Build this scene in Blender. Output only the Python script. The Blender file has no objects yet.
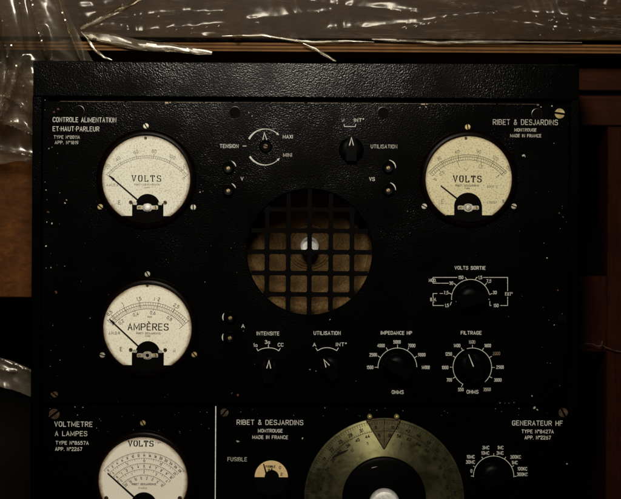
import bpy, math, random
from mathutils import Vector, Matrix

random.seed(7)
scene = bpy.context.scene
COL = scene.collection
R = math.radians
MM = 0.001
D = 1600.0                      # camera distance from the front panels, mm
TH = R(0.35)                    # the photograph is rolled a little

# ------------------------------------------------------------------ camera
cam_d = bpy.data.cameras.new("camera")
cam = bpy.data.objects.new("camera", cam_d)
COL.objects.link(cam)
cam_d.sensor_width = 36.0
cam_d.lens = 36.0 * D / 621.0
cam_d.clip_start = 0.05
cam_d.clip_end = 50.0
rt = Vector((math.cos(TH), 0, math.sin(TH)))
up = Vector((-math.sin(TH), 0, math.cos(TH)))
bk = Vector((0, -1, 0))
m = Matrix((rt, up, bk)).transposed().to_4x4()
m.translation = Vector((0, -D * MM, 0))
cam.matrix_world = m
scene.camera = cam

# ------------------------------------------------------------------ world, lamps, exposure
w = bpy.data.worlds.new("World")
scene.world = w
w.use_nodes = True
bgn = w.node_tree.nodes["Background"]
bgn.inputs[0].default_value = (1.0, 0.85, 0.65, 1)
bgn.inputs[1].default_value = 0.001


def area(name, loc, target, size, power, color):
    l = bpy.data.lights.new(name, 'AREA')
    l.shape = 'DISK'
    l.size = size
    l.energy = power
    l.color = color
    o = bpy.data.objects.new(name, l)
    COL.objects.link(o)
    o.location = loc
    o.rotation_euler = (Vector(target) - Vector(loc)).to_track_quat('-Z', 'Y').to_euler()
    return o


area("ceiling_lamp", (-0.085, -1.22, 0.60), (-0.10, 0, 0.0), 0.32, 18.0, (1.0, 0.93, 0.80))

vs = scene.view_settings
vs.view_transform = 'Standard'
vs.look = 'None'
vs.exposure = 0.0
vs.gamma = 1.0
vs.use_curve_mapping = False
scene.cycles.max_bounces = 8
scene.cycles.transparent_max_bounces = 16


# ------------------------------------------------------------------ pixel -> place
def P(px, py, y=0.0):
    """point of the photograph -> X, Z in mm on the upright plane at depth y (mm)"""
    dx, dz = px - 310.5, 249.5 - py
    k = (D + y) / D
    return ((dx * math.cos(TH) - dz * math.sin(TH)) * k, (dx * math.sin(TH) + dz * math.cos(TH)) * k)


# ------------------------------------------------------------------ materials
class NT:
    def __init__(self, name):
        self.m = bpy.data.materials.new(name)
        self.m.use_nodes = True
        self.t = self.m.node_tree
        self.b = self.t.nodes["Principled BSDF"]
        self.out = self.t.nodes["Material Output"]

    def n(self, kind, **kw):
        nd = self.t.nodes.new(kind)
        for k, v in kw.items():
            setattr(nd, k, v)
        return nd

    def l(self, a, b):
        self.t.links.new(a, b)

    def coord(self, scale=(1, 1, 1), kind='Object'):
        tc = self.n('ShaderNodeTexCoord')
        mp = self.n('ShaderNodeMapping')
        mp.inputs['Scale'].default_value = scale
        self.l(tc.outputs[kind], mp.inputs[0])
        return mp.outputs[0]

    def noise(self, vec, scale, detail=3, rough=0.5, dist=0.0):
        nd = self.n('ShaderNodeTexNoise')
        nd.inputs['Scale'].default_value = scale
        nd.inputs['Detail'].default_value = detail
        nd.inputs['Roughness'].default_value = rough
        nd.inputs['Distortion'].default_value = dist
        self.l(vec, nd.inputs['Vector'])
        return nd.outputs[0]

    def ramp(self, fac, stops):
        r = self.n('ShaderNodeValToRGB')
        e = r.color_ramp.elements
        while len(e) < len(stops):
            e.new(0.5)
        for i, (p, c) in enumerate(stops):
            e[i].position = p
            if isinstance(c, (int, float)):
                c = (c, c, c)
            e[i].color = (*c, 1)
        self.l(fac, r.inputs[0])
        return r.outputs[0]

    def mix(self, fac, a, b, mode='MIX'):
        x = self.n('ShaderNodeMix', data_type='RGBA', blend_type=mode)
        if isinstance(fac, (int, float)):
            x.inputs[0].default_value = fac
        else:
            self.l(fac, x.inputs[0])
        for s, i in ((a, 6), (b, 7)):
            if isinstance(s, tuple):
                x.inputs[i].default_value = (*s, 1)
            else:
                self.l(s, x.inputs[i])
        return x.outputs[2]

    def bump(self, h, dist, strength=1.0, prev=None):
        b = self.n('ShaderNodeBump')
        b.inputs['Strength'].default_value = strength
        b.inputs['Distance'].default_value = dist
        self.l(h, b.inputs['Height'])
        if prev is not None:
            self.l(prev, b.inputs['Normal'])
        return b.outputs[0]

    def set(self, **kw):
        for k, v in kw.items():
            k = k.replace('_', ' ')
            s = self.b.inputs[k]
            if isinstance(v, tuple):
                s.default_value = (*v, 1)
            elif isinstance(v, (int, float)):
                s.default_value = v
            else:
                self.l(v, s)
        return self


def simple(name, col, rough=0.5, metal=0.0, var=0.25, spec=0.5):
    t = NT(name)
    v = t.coord()
    n = t.noise(v, 350, 3)
    c = t.mix(t.ramp(n, [(0.3, 0.0), (0.7, 1.0)]), tuple(x * (1 - var) for x in col), tuple(min(1, x * (1 + var * .5)) for x in col))
    t.set(Base_Color=c, Roughness=rough, Metallic=metal, Specular_IOR_Level=spec)
    t.set(Normal=t.bump(n, 0.00006, 0.5))
    return t.m


def engraving(name, col, cut):
    """paint filled into engraved lines, dropped out here and there"""
    t = NT(name)
    v = t.coord((1, 1, 1), 'Generated')
    g = t.n('ShaderNodeNewGeometry')
    n = t.noise(g.outputs['Position'], 700, 3, 0.6)
    n2 = t.noise(g.outputs['Position'], 120, 3, 0.6)
    c = t.mix(t.ramp(n2, [(0.35, 0.0), (0.7, 0.45)]), col, tuple(x * .55 for x in col))
    c = t.mix(t.ramp(n, [(cut, 0.0), (cut + .1, 0.9)]), c, (0.03, 0.027, 0.022))
    t.set(Base_Color=c, Roughness=0.65, Specular_IOR_Level=0.2, Normal=t.bump(n, 0.00008, 0.6))
    return t.m


def crinkle(name):
    t = NT(name)
    v = t.coord()
    a2 = t.noise(v, 680, 1.5, 0.5, 0.15)
    f = t.noise(v, 900, 2, 0.5)
    big = t.noise(v, 9, 4, 0.6)
    nb = t.bump(a2, 0.00021, 1.0)
    t.l(t.ramp(t.noise(v, 17, 5, 0.65), [(0.36, 0.2), (0.6, 1.1)]), nb.node.inputs['Strength'])
    nb = t.bump(f, 0.00003, 0.8, nb)
    dust = t.noise(v, 28, 6, 0.7)
    c = t.mix(t.ramp(dust, [(0.55, 0.0), (0.8, 0.35)]), (0.0005, 0.00045, 0.0004), (0.0018, 0.0014, 0.0010))
    t.set(Base_Color=c, Roughness=t.ramp(big, [(0.35, 0.15), (0.65, 0.20)]), Normal=nb, Specular_IOR_Level=0.15)
    return t.m


def dial_paper(name, base, foxing, amount, seed):
    t = NT(name)
    v = t.coord()
    mp = t.n('ShaderNodeMapping')
    mp.inputs['Location'].default_value = (seed, seed * .7, seed * .3)
    t.l(v, mp.inputs[0])
    v2 = mp.outputs[0]
    sp = t.noise(v2, 700, 3, 0.65)
    spots = t.ramp(sp, [(0.60 - amount * .1, 0.0), (0.68, 1.0)])
    sp2 = t.noise(v2, 150, 4, 0.7)
    blot = t.ramp(sp2, [(0.60, 0.0), (0.78, 0.8)])
    soft = t.noise(v2, 35, 3, 0.6)
    c = t.mix(t.ramp(soft, [(0.3, 0.0), (0.75, 0.35)]), base, tuple(b * f for b, f in zip(base, (0.86, 0.82, 0.70))))
    c = t.mix(t.mix(1.0, spots, (amount, amount, amount), 'MULTIPLY'), c, foxing)
    c = t.mix(t.mix(1.0, blot, (amount * .9,) * 3, 'MULTIPLY'), c, foxing)
    # browned rim of the old paper
    sx = t.n('ShaderNodeVectorMath', operation='LENGTH')
    t.l(v, sx.inputs[0])
    ed = t.n('ShaderNodeMath', operation='ADD')
    t.l(sx.outputs[1], ed.inputs[0])
    en = t.n('ShaderNodeMath', operation='MULTIPLY')
    t.l(sp2, en.inputs[0])
    en.inputs[1].default_value = 0.004
    t.l(en.outputs[0], ed.inputs[1])
    mr = t.n('ShaderNodeMapRange')
    mr.inputs[1].default_value = 0.0425
    mr.inputs[2].default_value = 0.0462
    t.l(ed.outputs[0], mr.inputs[0])
    c = t.mix(mr.outputs[0], c, (0.16, 0.085, 0.03))
    t.set(Base_Color=c, Roughness=0.6, Specular_IOR_Level=0.3, Normal=t.bump(sp, 0.00008, 0.5))
    return t.m


def wood(name, c1, c2, rough=0.5, along=(3, 60, 60), spec=0.4):
    t = NT(name)
    v = t.coord(along)
    n1 = t.noise(v, 3.5, 5, 0.65, 0.8)
    n2 = t.noise(v, 14, 4, 0.7)
    n3 = t.noise(t.coord((1, 1, 1)), 18, 4, 0.6)
    f = t.mix(0.4, n1, n2)
    c = t.mix(t.ramp(f, [(0.36, 0.0), (0.62, 1.0)]), c1, c2)
    c = t.mix(t.ramp(n3, [(0.35, 0.0), (0.7, 0.6)]), c, tuple(x * .45 for x in c1))
    t.set(Base_Color=c, Roughness=rough, Specular_IOR_Level=spec, Normal=t.bump(f, 0.0008, 0.5))
    return t.m


def film(name, clear, tint, milk, gloss=0.26, fres=0.7):
    """thin crumpled polythene: mostly see-through, glossy, a little milky"""
    t = NT(name)
    v = t.coord()
    n3 = t.noise(v, 60, 3, 0.55)
    nb = t.bump(n3, 0.0005, 0.5)
    tr = t.n('ShaderNodeBsdfTransparent')
    tr.inputs[0].default_value = (*tint, 1)
    gl = t.n('ShaderNodeBsdfGlossy')
    gl.inputs['Roughness'].default_value = gloss
    gl.inputs['Color'].default_value = (0.95, 0.90, 0.80, 1)
    df = t.n('ShaderNodeBsdfDiffuse')
    df.inputs[0].default_value = (0.23, 0.185, 0.125, 1)
    t.l(nb, gl.inputs['Normal'])
    t.l(nb, df.inputs['Normal'])
    m1 = t.n('ShaderNodeMixShader')
    smear = t.ramp(t.noise(v, 16, 5, 0.65), [(0.35, milk * .4), (0.75, milk * 1.8)])
    # scuffed whitened crease lines running through the film
    mp = t.n('ShaderNodeMapping')
    mp.inputs['Rotation'].default_value = (0, R(-12), 0)
    mp.inputs['Scale'].default_value = (5, 30, 75)
    t.l(v, mp.inputs[0])
    l1 = t.ramp(t.noise(mp.outputs[0], 1.0, 5, 0.62), [(0.475, 0.0), (0.5, 1.0), (0.525, 0.0)])
    mq = t.n('ShaderNodeMapping')
    mq.inputs['Rotation'].default_value = (0, R(31), 0)
    mq.inputs['Scale'].default_value = (6, 30, 60)
    t.l(v, mq.inputs[0])
    l2 = t.ramp(t.noise(mq.outputs[0], 1.0, 5, 0.6), [(0.485, 0.0), (0.5, 1.0), (0.515, 0.0)])
    gate = t.ramp(t.noise(v, 22, 3, 0.6), [(0.45, 0.0), (0.65, 0.22)])
    ln = t.mix(1.0, t.mix(1.0, l1, l2, 'ADD'), gate, 'MULTIPLY')
    smear = t.mix(1.0, smear, ln, 'ADD')
    t.l(smear, m1.inputs[0])
    t.l(tr.outputs[0], m1.inputs[1])
    t.l(df.outputs[0], m1.inputs[2])
    fr = t.n('ShaderNodeFresnel')
    fr.inputs[0].default_value = 1.5
    t.l(nb, fr.inputs[1])
    ma = t.n('ShaderNodeMath', operation='MULTIPLY_ADD')
    ma.inputs[1].default_value = fres
    ma.inputs[2].default_value = clear
    t.l(fr.outputs[0], ma.inputs[0])
    m2 = t.n('ShaderNodeMixShader')
    t.l(ma.outputs[0], m2.inputs[0])
    t.l(m1.outputs[0], m2.inputs[1])
    t.l(gl.outputs[0], m2.inputs[2])
    t.l(m2.outputs[0], t.out.inputs[0])
    return t.m


def brass_ring_mat():
    t = NT("tarnished_brass_scale")
    v = t.coord()
    n = t.noise(v, 60, 6, 0.7, 0.5)
    n2 = t.noise(v, 260, 4, 0.6)
    n3 = t.noise(v, 14, 4, 0.6)
    c = t.mix(t.ramp(n, [(0.35, 0.0), (0.62, 1.0)]), (0.085, 0.078, 0.030), (0.225, 0.21, 0.105))
    c = t.mix(t.ramp(n3, [(0.4, 0.0), (0.7, 0.5)]), c, (0.075, 0.08, 0.032))
    c = t.mix(t.ramp(n2, [(0.66, 0.0), (0.74, 0.8)]), c, (0.04, 0.03, 0.015))
    tg = t.n('ShaderNodeTangent', direction_type='RADIAL', axis='Y')
    t.set(Base_Color=c, Roughness=t.ramp(n, [(0.3, 0.44), (0.7, 0.58)]), Metallic=0.9, Anisotropic=0.85,
          Normal=t.bump(n2, 0.00008, 0.5))
    t.b.inputs['Anisotropic Rotation'].default_value = 0.25
    t.l(tg.outputs[0], t.b.inputs['Tangent'])
    return t.m


def cone_paper():
    t = NT("speaker_cone_paper")
    v = t.coord()
    n = t.noise(v, 420, 5, 0.75)
    n2 = t.noise(v, 40, 4, 0.6)
    c = t.mix(t.ramp(n, [(0.38, 0.0), (0.62, 1.0)]), (0.062, 0.032, 0.010), (0.150, 0.098, 0.035))
    c = t.mix(t.ramp(n2, [(0.4, 0.0), (0.7, 0.6)]), c, (0.075, 0.024, 0.007))
    t.set(Base_Color=c, Roughness=0.8, Specular_IOR_Level=0.2, Normal=t.bump(n, 0.0008, 0.6))
    return t.m


M = dict(
    crinkle=crinkle("black_crinkle_paint"),
    black=simple("black_bakelite", (0.0007, 0.0006, 0.0005), 0.35, 0, 0.4, 0.03),
    matte=simple("matt_black_paint", (0.0008, 0.0007, 0.0006), 0.6, 0, 0.4, 0.03),
    gloss=simple("glossy_black_rim", (0.004, 0.0035, 0.003), 0.3, 0, 0.4, 0.6),
    bezel=simple("brown_black_bakelite", (0.0022, 0.0009, 0.0006), 0.3, 0, 0.4, 0.04),
    white=engraving("white_engraving_fill", (0.62, 0.61, 0.55), 0.58),
    worn=engraving("worn_engraving_fill", (0.46, 0.44, 0.375), 0.54),
    ink=simple("black_dial_ink", (0.007, 0.006, 0.005), 0.7, 0, 0.4, 0.08),
    fadedink=simple("faded_dial_ink", (0.13, 0.11, 0.075), 0.6, 0, 0.5, 0.3),
    brownink=simple("brown_faded_ink", (0.07, 0.055, 0.04), 0.6, 0, 0.5, 0.3),
    nickel=simple("dull_nickel", (0.44, 0.41, 0.33), 0.40, 0.5, 0.5),
    brass=simple("old_brass", (0.40, 0.31, 0.14), 0.42, 0.55, 0.5),
    darkbrass=simple("tarnished_screw", (0.085, 0.048, 0.024), 0.45, 0.5, 0.8),
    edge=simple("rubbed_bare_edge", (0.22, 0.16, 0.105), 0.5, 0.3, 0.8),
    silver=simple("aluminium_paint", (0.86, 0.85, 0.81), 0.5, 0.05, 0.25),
    spun=simple("dull_turned_aluminium", (0.66, 0.65, 0.61), 0.45, 0.35, 0.3),
    chips=simple("chip_and_glint", (0.45, 0.40, 0.32), 0.7, 0, 0.6),
    rust=simple("rust_mark", (0.09, 0.022, 0.009), 0.8, 0, 0.6),
    dial_a=dial_paper("cream_dial_paper", (0.76, 0.75, 0.63), (0.30, 0.26, 0.16), 0.9, 0.1),
    dial_b=dial_paper("warm_dial_paper", (0.84, 0.81, 0.67), (0.40, 0.33, 0.20), 0.75, 0.5),
    dial_c=dial_paper("yellowed_dial_paper", (0.66, 0.60, 0.38), (0.24, 0.19, 0.09), 0.95, 0.9),
    dial_d=dial_paper("pinkish_dial_paper", (0.80, 0.76, 0.645), (0.45, 0.36, 0.23), 0.4, 1.3),
    dial_e=dial_paper("amber_dial_paper", (0.64, 0.47, 0.23), (0.25, 0.14, 0.05), 0.5, 1.9),
    ring=brass_ring_mat(),
    amber=simple("amber_celluloid", (0.08, 0.062, 0.022), 0.4, 0.1, 0.5),
    cone=cone_paper(),
    ply_dark=wood("plywood_dark_ply", (0.05, 0.020, 0.005), (0.085, 0.036, 0.010), 0.5, (3, 60, 60), 0.08),
    ply_light=wood("plywood_light_ply", (0.13, 0.056, 0.015), (0.22, 0.105, 0.032), 0.5, (3, 60, 60), 0.08),
    board=wood("brown_hardboard", (0.022, 0.0105, 0.003), (0.050, 0.026, 0.0075), 0.5, (6, 20, 20), 0.15),
    tan=wood("tan_fibreboard", (0.050, 0.015, 0.0035), (0.115, 0.041, 0.009), 0.6, (12, 20, 26), 0.06),
    red=wood("red_brown_timber", (0.018, 0.0048, 0.0018), (0.036, 0.010, 0.0036), 0.6, (4, 60, 60), 0.03),
    redv=wood("red_brown_upright_timber", (0.012, 0.0024, 0.0012), (0.024, 0.005, 0.0024), 0.6, (60, 60, 4), 0.03),
    dark=simple("dark_recess_paint", (0.006, 0.005, 0.004), 0.9, 0, 0.3, 0.1),
    film=film("clear_polythene", 0.0, (0.92, 0.86, 0.74), 0.008),
    film_grey=film("hazy_polythene", 0.03, (0.86, 0.81, 0.72), 0.17, 0.24, 0.8),
    film_thick=film("doubled_polythene", 0.05, (0.75, 0.72, 0.66), 0.30, 0.30, 1.2),
)

# ------------------------------------------------------------------ mesh helpers (all in mm)
ORG = {}


def put(o, origin, parent):
    ORG[o] = Vector(origin)
    COL.objects.link(o)
    if parent is not None:
        o.parent = parent
        o.location = ORG[o] - ORG[parent]
    else:
        o.location = ORG[o]
    return o


def empty(name, label, cat, origin, group=None):
    o = bpy.data.objects.new(name, None)
    o.empty_display_size = 0.02
    put(o, Vector(origin) * MM, None)
    o['label'] = label
    o['category'] = cat
    if group:
        o['group'] = group
    return o


def tag(o, label, cat, group=None, kind=None):
    if label:
        o['label'] = label
    if cat:
        o['category'] = cat
    if group:
        o['group'] = group
    if kind:
        o['kind'] = kind
    return o


class MB:
    def __init__(self):
        self.v, self.f = [], []

    def add(self, v, f):
        k = len(self.v)
        self.v += v
        self.f += [tuple(i + k for i in q) for q in f]
        return self

    def box(self, x0, x1, z0, z1, y0, y1, ch=0.0):
        """y0 is the front (towards the camera)"""
        if ch <= 0:
            v = [(x, y, z) for y in (y0, y1) for x, z in ((x0, z0), (x1, z0), (x1, z1), (x0, z1))]
            f = [(0, 1, 2, 3), (7, 6, 5, 4), (0, 4, 5, 1), (1, 5, 6, 2), (2, 6, 7, 3), (3, 7, 4, 0)]
            return self.add(v, f)
        v = [(x, y0, z) for x, z in ((x0 + ch, z0 + ch), (x1 - ch, z0 + ch), (x1 - ch, z1 - ch), (x0 + ch, z1 - ch))]
        v += [(x, y, z) for y in (y0 + ch, y1) for x, z in ((x0, z0), (x1, z0), (x1, z1), (x0, z1))]
        f = [(0, 1, 2, 3), (11, 10, 9, 8)]
        for a, b in ((0, 4), (4, 8)):
            for i in range(4):
                j = (i + 1) % 4
                f.append((a + i, b + i, b + j, a + j))
        return self.add(v, f)

    def lathe(self, cx, cz, prof, n=40, cap=True, a0=0.0):
        """prof: (radius, y) from the front centre outward; axis along y"""
        v, f = [], []
        for r, y in prof:
            for i in range(n):
                a = a0 + 2 * math.pi * i / n
                v.append((cx + r * math.cos(a), y, cz + r * math.sin(a)))
        for k in range(len(prof) - 1):
            for i in range(n):
                j = (i + 1) % n
                f.append((k * n + i, k * n + j, (k + 1) * n + j, (k + 1) * n + i))
        if cap:
            f.append(tuple(range(n)))
        return self.add(v, f)

    def prism(self, pts, y0, y1):
        n = len(pts)
        v = [(x, y0, z) for x, z in pts] + [(x, y1, z) for x, z in pts]
        f = [tuple(range(n)), tuple(range(2 * n - 1, n - 1, -1))]
        for i in range(n):
            j = (i + 1) % n
            f.append((i, n + i, n + j, j))
        return self.add(v, f)

    def flat(self, pts, y):
        return self.add([(x, y, z) for x, z in pts], [tuple(range(len(pts)))])

    def stroke(self, pts, t, y, closed=False, contrast=0.0, taper=None):
        """flat ribbon of half-width t along (x, z) points"""
        q = [pts[0]]
        for p in pts[1:]:
            if abs(p[0] - q[-1][0]) + abs(p[1] - q[-1][1]) > 1e-6:
                q.append(p)
        if closed and len(q) > 2 and abs(q[0][0] - q[-1][0]) + abs(q[0][1] - q[-1][1]) < 1e-6:
            q.pop()
        n = len(q)
        if n < 2:
            return self
        if not closed:                     # square ends
            for a, b in ((0, 1), (-1, -2)):
                dx, dz = q[a][0] - q[b][0], q[a][1] - q[b][1]
                L = math.hypot(dx, dz) or 1
                q[a] = (q[a][0] + dx / L * t * .7, q[a][1] + dz / L * t * .7)
        v = []
        for i in range(n):
            a = q[i - 1] if (i > 0 or closed) else None
            b = q[(i + 1) % n] if (i < n - 1 or closed) else None
            ds = []
            for u, s in ((a, 1), (b, -1)):
                if u is not None:
                    dx, dz = (q[i][0] - u[0]) * s, (q[i][1] - u[1]) * s
                    L = math.hypot(dx, dz) or 1
                    ds.append((dx / L, dz / L))
            nx = sum(-d[1] for d in ds)
            nz = sum(d[0] for d in ds)
            L = math.hypot(nx, nz)
            if L < 0.35:
                nx, nz, L = -ds[0][1], ds[0][0], 1
            nx, nz = nx / L, nz / L
            c = max(0.5, -ds[0][1] * nx + ds[0][0] * nz)
            tt = t / c
            if contrast:
                vert = sum(abs(d[1]) for d in ds) / len(ds)
                tt *= (1 - contrast) + contrast * vert
            if taper:
                tt *= taper(i / (n - 1))
            v += [(q[i][0] + nx * tt, y, q[i][1] + nz * tt), (q[i][0] - nx * tt, y, q[i][1] - nz * tt)]
        f = []
        for i in range(n if closed else n - 1):
            j = (i + 1) % n
            f.append((2 * i, 2 * i + 1, 2 * j + 1, 2 * j))
        return self.add(v, f)

    def tube(self, path, r, n=8):
        v, f = [], []
        k = len(path)
        for i, p in enumerate(path):
            a, b = Vector(path[max(0, i - 1)]), Vector(path[min(k - 1, i + 1)])
            d = (b - a).normalized()
            s = d.cross(Vector((0, 0, 1)))
            if s.length < .1:
                s = d.cross(Vector((1, 0, 0)))
            s.normalize()
            u = d.cross(s)
            rr = r(i / (k - 1)) if callable(r) else r
            for j in range(n):
                an = 2 * math.pi * j / n
                v.append(tuple(Vector(p) + s * (rr * math.cos(an)) + u * (rr * math.sin(an))))
        for i in range(k - 1):
            for j in range(n):
                l = (j + 1) % n
                f.append((i * n + j, i * n + l, (i + 1) * n + l, (i + 1) * n + j))
        f += [tuple(range(n - 1, -1, -1)), tuple(range((k - 1) * n, k * n))]
        return self.add(v, f)

    def build(self, name, mat, parent=None, origin=None, smooth=False):
        assert self.v, name
        if origin is None:
            xs, ys, zs = zip(*self.v)
            origin = ((min(xs) + max(xs)) / 2, (min(ys) + max(ys)) / 2, (min(zs) + max(zs)) / 2)
        me = bpy.data.meshes.new(name)
        me.from_pydata([((x - origin[0]) * MM, (y - origin[1]) * MM, (z - origin[2]) * MM) for x, y, z in self.v], [], self.f)
        me.materials.append(mat)
        if getattr(self, 'alt', None):           # a screw's slot floor is painted black for the shade inside
            me.materials.append(M['matte'])
            for p in list(me.polygons)[self.alt:]:
                p.material_index = 1
        if smooth:
            for p in me.polygons:
                p.use_smooth = True
            me.set_sharp_from_angle(angle=R(38))
        me.update()
        o = bpy.data.objects.new(name, me)
        put(o, Vector(origin) * MM, parent)
        return o


def dup(o, origin, parent, rot=0.0):
    """another piece of the same kind, sharing its mesh"""
    c = o.copy()
    put(c, Vector(origin) * MM, parent)
    if rot:
        c.rotation_euler = (0, rot, 0)
    return c


def arc(cx, cz, r, a0, a1, n=24):
    """clock angles in degrees: 0 at the top, clockwise positive"""
    return [(cx + r * math.sin(R(a0 + (a1 - a0) * i / n)), cz + r * math.cos(R(a0 + (a1 - a0) * i / n))) for i in range(n + 1)]


# ------------------------------------------------------------------ single-stroke engraver's lettering
def S(*p): return (list(p), True)
def L(*p): return (list(p), False)


OV = S((2, 6), (0, 6), (0, 0), (4, 0), (4, 6), (2, 6))
G = {
    'A': [L((0, 0), (2, 6), (4, 0)), L((.8, 2), (3.2, 2))],
    'B': [L((0, 0), (0, 6)), S((0, 6), (3.8, 6), (3.8, 3.1), (0, 3.1)), S((0.2, 3.1), (4.2, 3.1), (4.2, 0), (0, 0))],
    'C': [S((4, 4.8), (3.6, 6), (0, 6), (0, 0), (3.6, 0), (4, 1.2))],
    'D': [L((0, 0), (0, 6)), S((0, 6), (4, 6), (4, 0), (0, 0))],
    'E': [L((3.6, 6), (0, 6), (0, 0), (3.6, 0)), L((0, 3.1), (3, 3.1))],
    'F': [L((3.6, 6), (0, 6), (0, 0)), L((0, 3.1), (3, 3.1))],
    'G': [S((4, 4.8), (3.6, 6), (0, 6), (0, 0), (4, 0), (4, 2.8)), L((4, 2.8), (2.4, 2.8))],
    'H': [L((0, 0), (0, 6)), L((4, 0), (4, 6)), L((0, 3.1), (4, 3.1))],
    'I': [L((0, 0), (0, 6))],
    'J': [S((2.6, 6), (2.6, 0), (0, 0), (0, 1.4))],
    'K': [L((0, 0), (0, 6)), L((4, 6), (0, 2.4)), L((1.4, 3.6), (4, 0))],
    'L': [L((0, 6), (0, 0), (3.4, 0))],
    'M': [L((0, 0), (0, 6), (2.6, 1.2), (5.2, 6), (5.2, 0))],
    'N': [L((0, 0), (0, 6), (4, 0), (4, 6))],
    'O': [OV],
    'P': [L((0, 0), (0, 6)), S((0, 6), (4, 6), (4, 2.8), (0, 2.8))],
    'R': [L((0, 0), (0, 6)), S((0, 6), (4, 6), (4, 2.9), (0, 2.9)), L((1.8, 2.9), (4, 0))],
    'S': [S((3.8, 5), (3.6, 6), (0.1, 6), (0.1, 3.2), (4, 3.0), (4, 0), (0.2, 0), (0, 1.1))],
    'T': [L((0, 6), (4, 6)), L((2, 6), (2, 0))],
    'U': [S((0, 6), (0, 0), (4, 0), (4, 6))],
    'V': [L((0, 6), (2, 0), (4, 6))],
    'X': [L((0, 6), (4, 0)), L((0, 0), (4, 6))],
    'Y': [L((0, 6), (2, 3), (4, 6)), L((2, 3), (2, 0))],
    'Z': [L((0, 6), (4, 6), (0, 0), (4, 0))],
    '0': [S((1.8, 6), (0, 6), (0, 0), (3.6, 0), (3.6, 6), (1.8, 6))],
    '1': [L((0.2, 4.6), (1.4, 6), (1.4, 0))],
    '2': [S((0.1, 4.8), (0.2, 6), (3.7, 6), (3.7, 3.6), (0, 0.9), (0, 0)), L((0, 0), (3.8, 0))],
    '3': [S((0.1, 5.2), (0.3, 6), (3.5, 6), (3.5, 3.2), (1.3, 3.2)), S((1.3, 3.2), (3.8, 3.2), (3.8, 0), (0.2, 0), (0, 1))],
    '4': [L((3, 0), (3, 6), (0, 1.8), (4, 1.8))],
    '5': [L((3.5, 6), (0.4, 6), (0.2, 3.4)), S((0.2, 3.4), (3.8, 4.2), (3.8, 0), (0.3, 0), (0, .9))],
    '6': [S((2.8, 6.0), (0.9, 4.5), (0, 2.9), (0, 0), (3.8, 0), (3.8, 3.3), (0.6, 3.3), (0, 2.0))],
    '7': [L((0, 6), (3.8, 6), (1.4, 0))],
    '8': [S((1.9, 3.2), (0.2, 3.2), (0.2, 6), (3.6, 6), (3.6, 3.2), (1.9, 3.2)), S((1.9, 3.2), (0, 3.2), (0, 0), (3.8, 0), (3.8, 3.2), (1.9, 3.2))],
    '9': [S((1, 0), (2.9, 1.5), (3.8, 3.1), (3.8, 6), (0, 6), (0, 2.7), (3.2, 2.7), (3.8, 4))],
    'a': [S((3, 1.5), (3, 3.8), (0, 3.8), (0, 0), (3, 0), (3, 1.5)), L((3, 3.6), (3, 0))],
    '&': [S((4, 0), (0.8, 4.4), (0.8, 6), (2.8, 6), (2.8, 4.2), (0, 2.4), (0, 0), (3, 0), (3.8, 2.4))],
    '°': [S((.8, 6), (0, 6), (0, 4.2), (1.6, 4.2), (1.6, 6), (.8, 6))],
    '.': [L((0, 0), (0.3, 0.1))],
    ',': [L((0.4, 0.4), (0, -1))],
    '·': [L((0, 3), (.5, 3))],
    '-': [L((0, 3), (2, 3))],
    'Ω': [S((0, 0), (1.4, 0), (0, 3), (0, 6), (4, 6), (4, 3), (2.6, 0), (4, 0))],
    '~': [S((0, 2.6), (1, 4.4), (2, 3), (3, 1.8), (4, 3.4))],
}
G['È'] = G['E'] + [L((1.2, 8), (2.2, 6.9))]


def chaikin(p, k=2):
    closed = p[0] == p[-1]
    for _ in range(k):
        q = [] if closed else [p[0]]
        for a, b in zip(p[:-1], p[1:]):
            q += [(a[0] * .75 + b[0] * .25, a[1] * .75 + b[1] * .25), (a[0] * .25 + b[0] * .75, a[1] * .25 + b[1] * .75)]
        if closed:
            q.append(q[0])
        else:
            q.append(p[-1])
        p = q
    return p


def glyph_w(c):
    if c == ' ':
        return 2.2
    return max(max(x for x, _ in g[0]) for g in G[c])


def text(mb, s, cx, cz, h, width=None, t=None, y=-0.15, rot=0.0, gap=2.1, contrast=0.0, serif=False, squash=1.0, jitter=0.0):
    """centred on (cx, cz); h = cap height; width stretches the line to fit; rot = clock angle in degrees"""
    u = h / 6.0
    t = t if t is not None else h * 0.075
    tot = sum(glyph_w(c) for c in s) + gap * (len(s) - 1)
    sx = (width / tot) if width else u * squash
    x = -tot / 2
    ca, sa = math.cos(R(rot)), math.sin(R(rot))
    k = 0
    for c in s:
        gw = glyph_w(c)
        jz = random.uniform(-1, 1) * jitter * 6
        if c != ' ':
            strokes = list(G[c])
            if serif:
                ext = []
                for pts, sm in strokes:
                    for e, e2 in ((pts[0], pts[1]), (pts[-1], pts[-2])):
                        if not sm and e[1] in (0, 6) and abs(e2[1] - e[1]) > 1:
                            ext.append(L((e[0] - .55, e[1]), (e[0] + .55, e[1])))
                        elif not sm and e[1] in (0, 6) and abs(e2[1] - e[1]) < .1:
                            ext.append(L(e, (e[0], e[1] + (1.2 if e[1] == 0 else -1.2))))
                strokes += ext
            for pts, sm in strokes:
                cl = pts[0] == pts[-1]
                pp = chaikin(pts) if sm else pts
                q = []
                for a, b in pp:
                    lx, lz = (x + a) * sx, (b - 3 + jz) * u
                    q.append((cx + lx * ca + lz * sa, cz - lx * sa + lz * ca))
                mb.stroke(q, t, y - 0.012 * (k % 7), cl, contrast)
                k += 1
        x += gw + gap
    return mb


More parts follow.
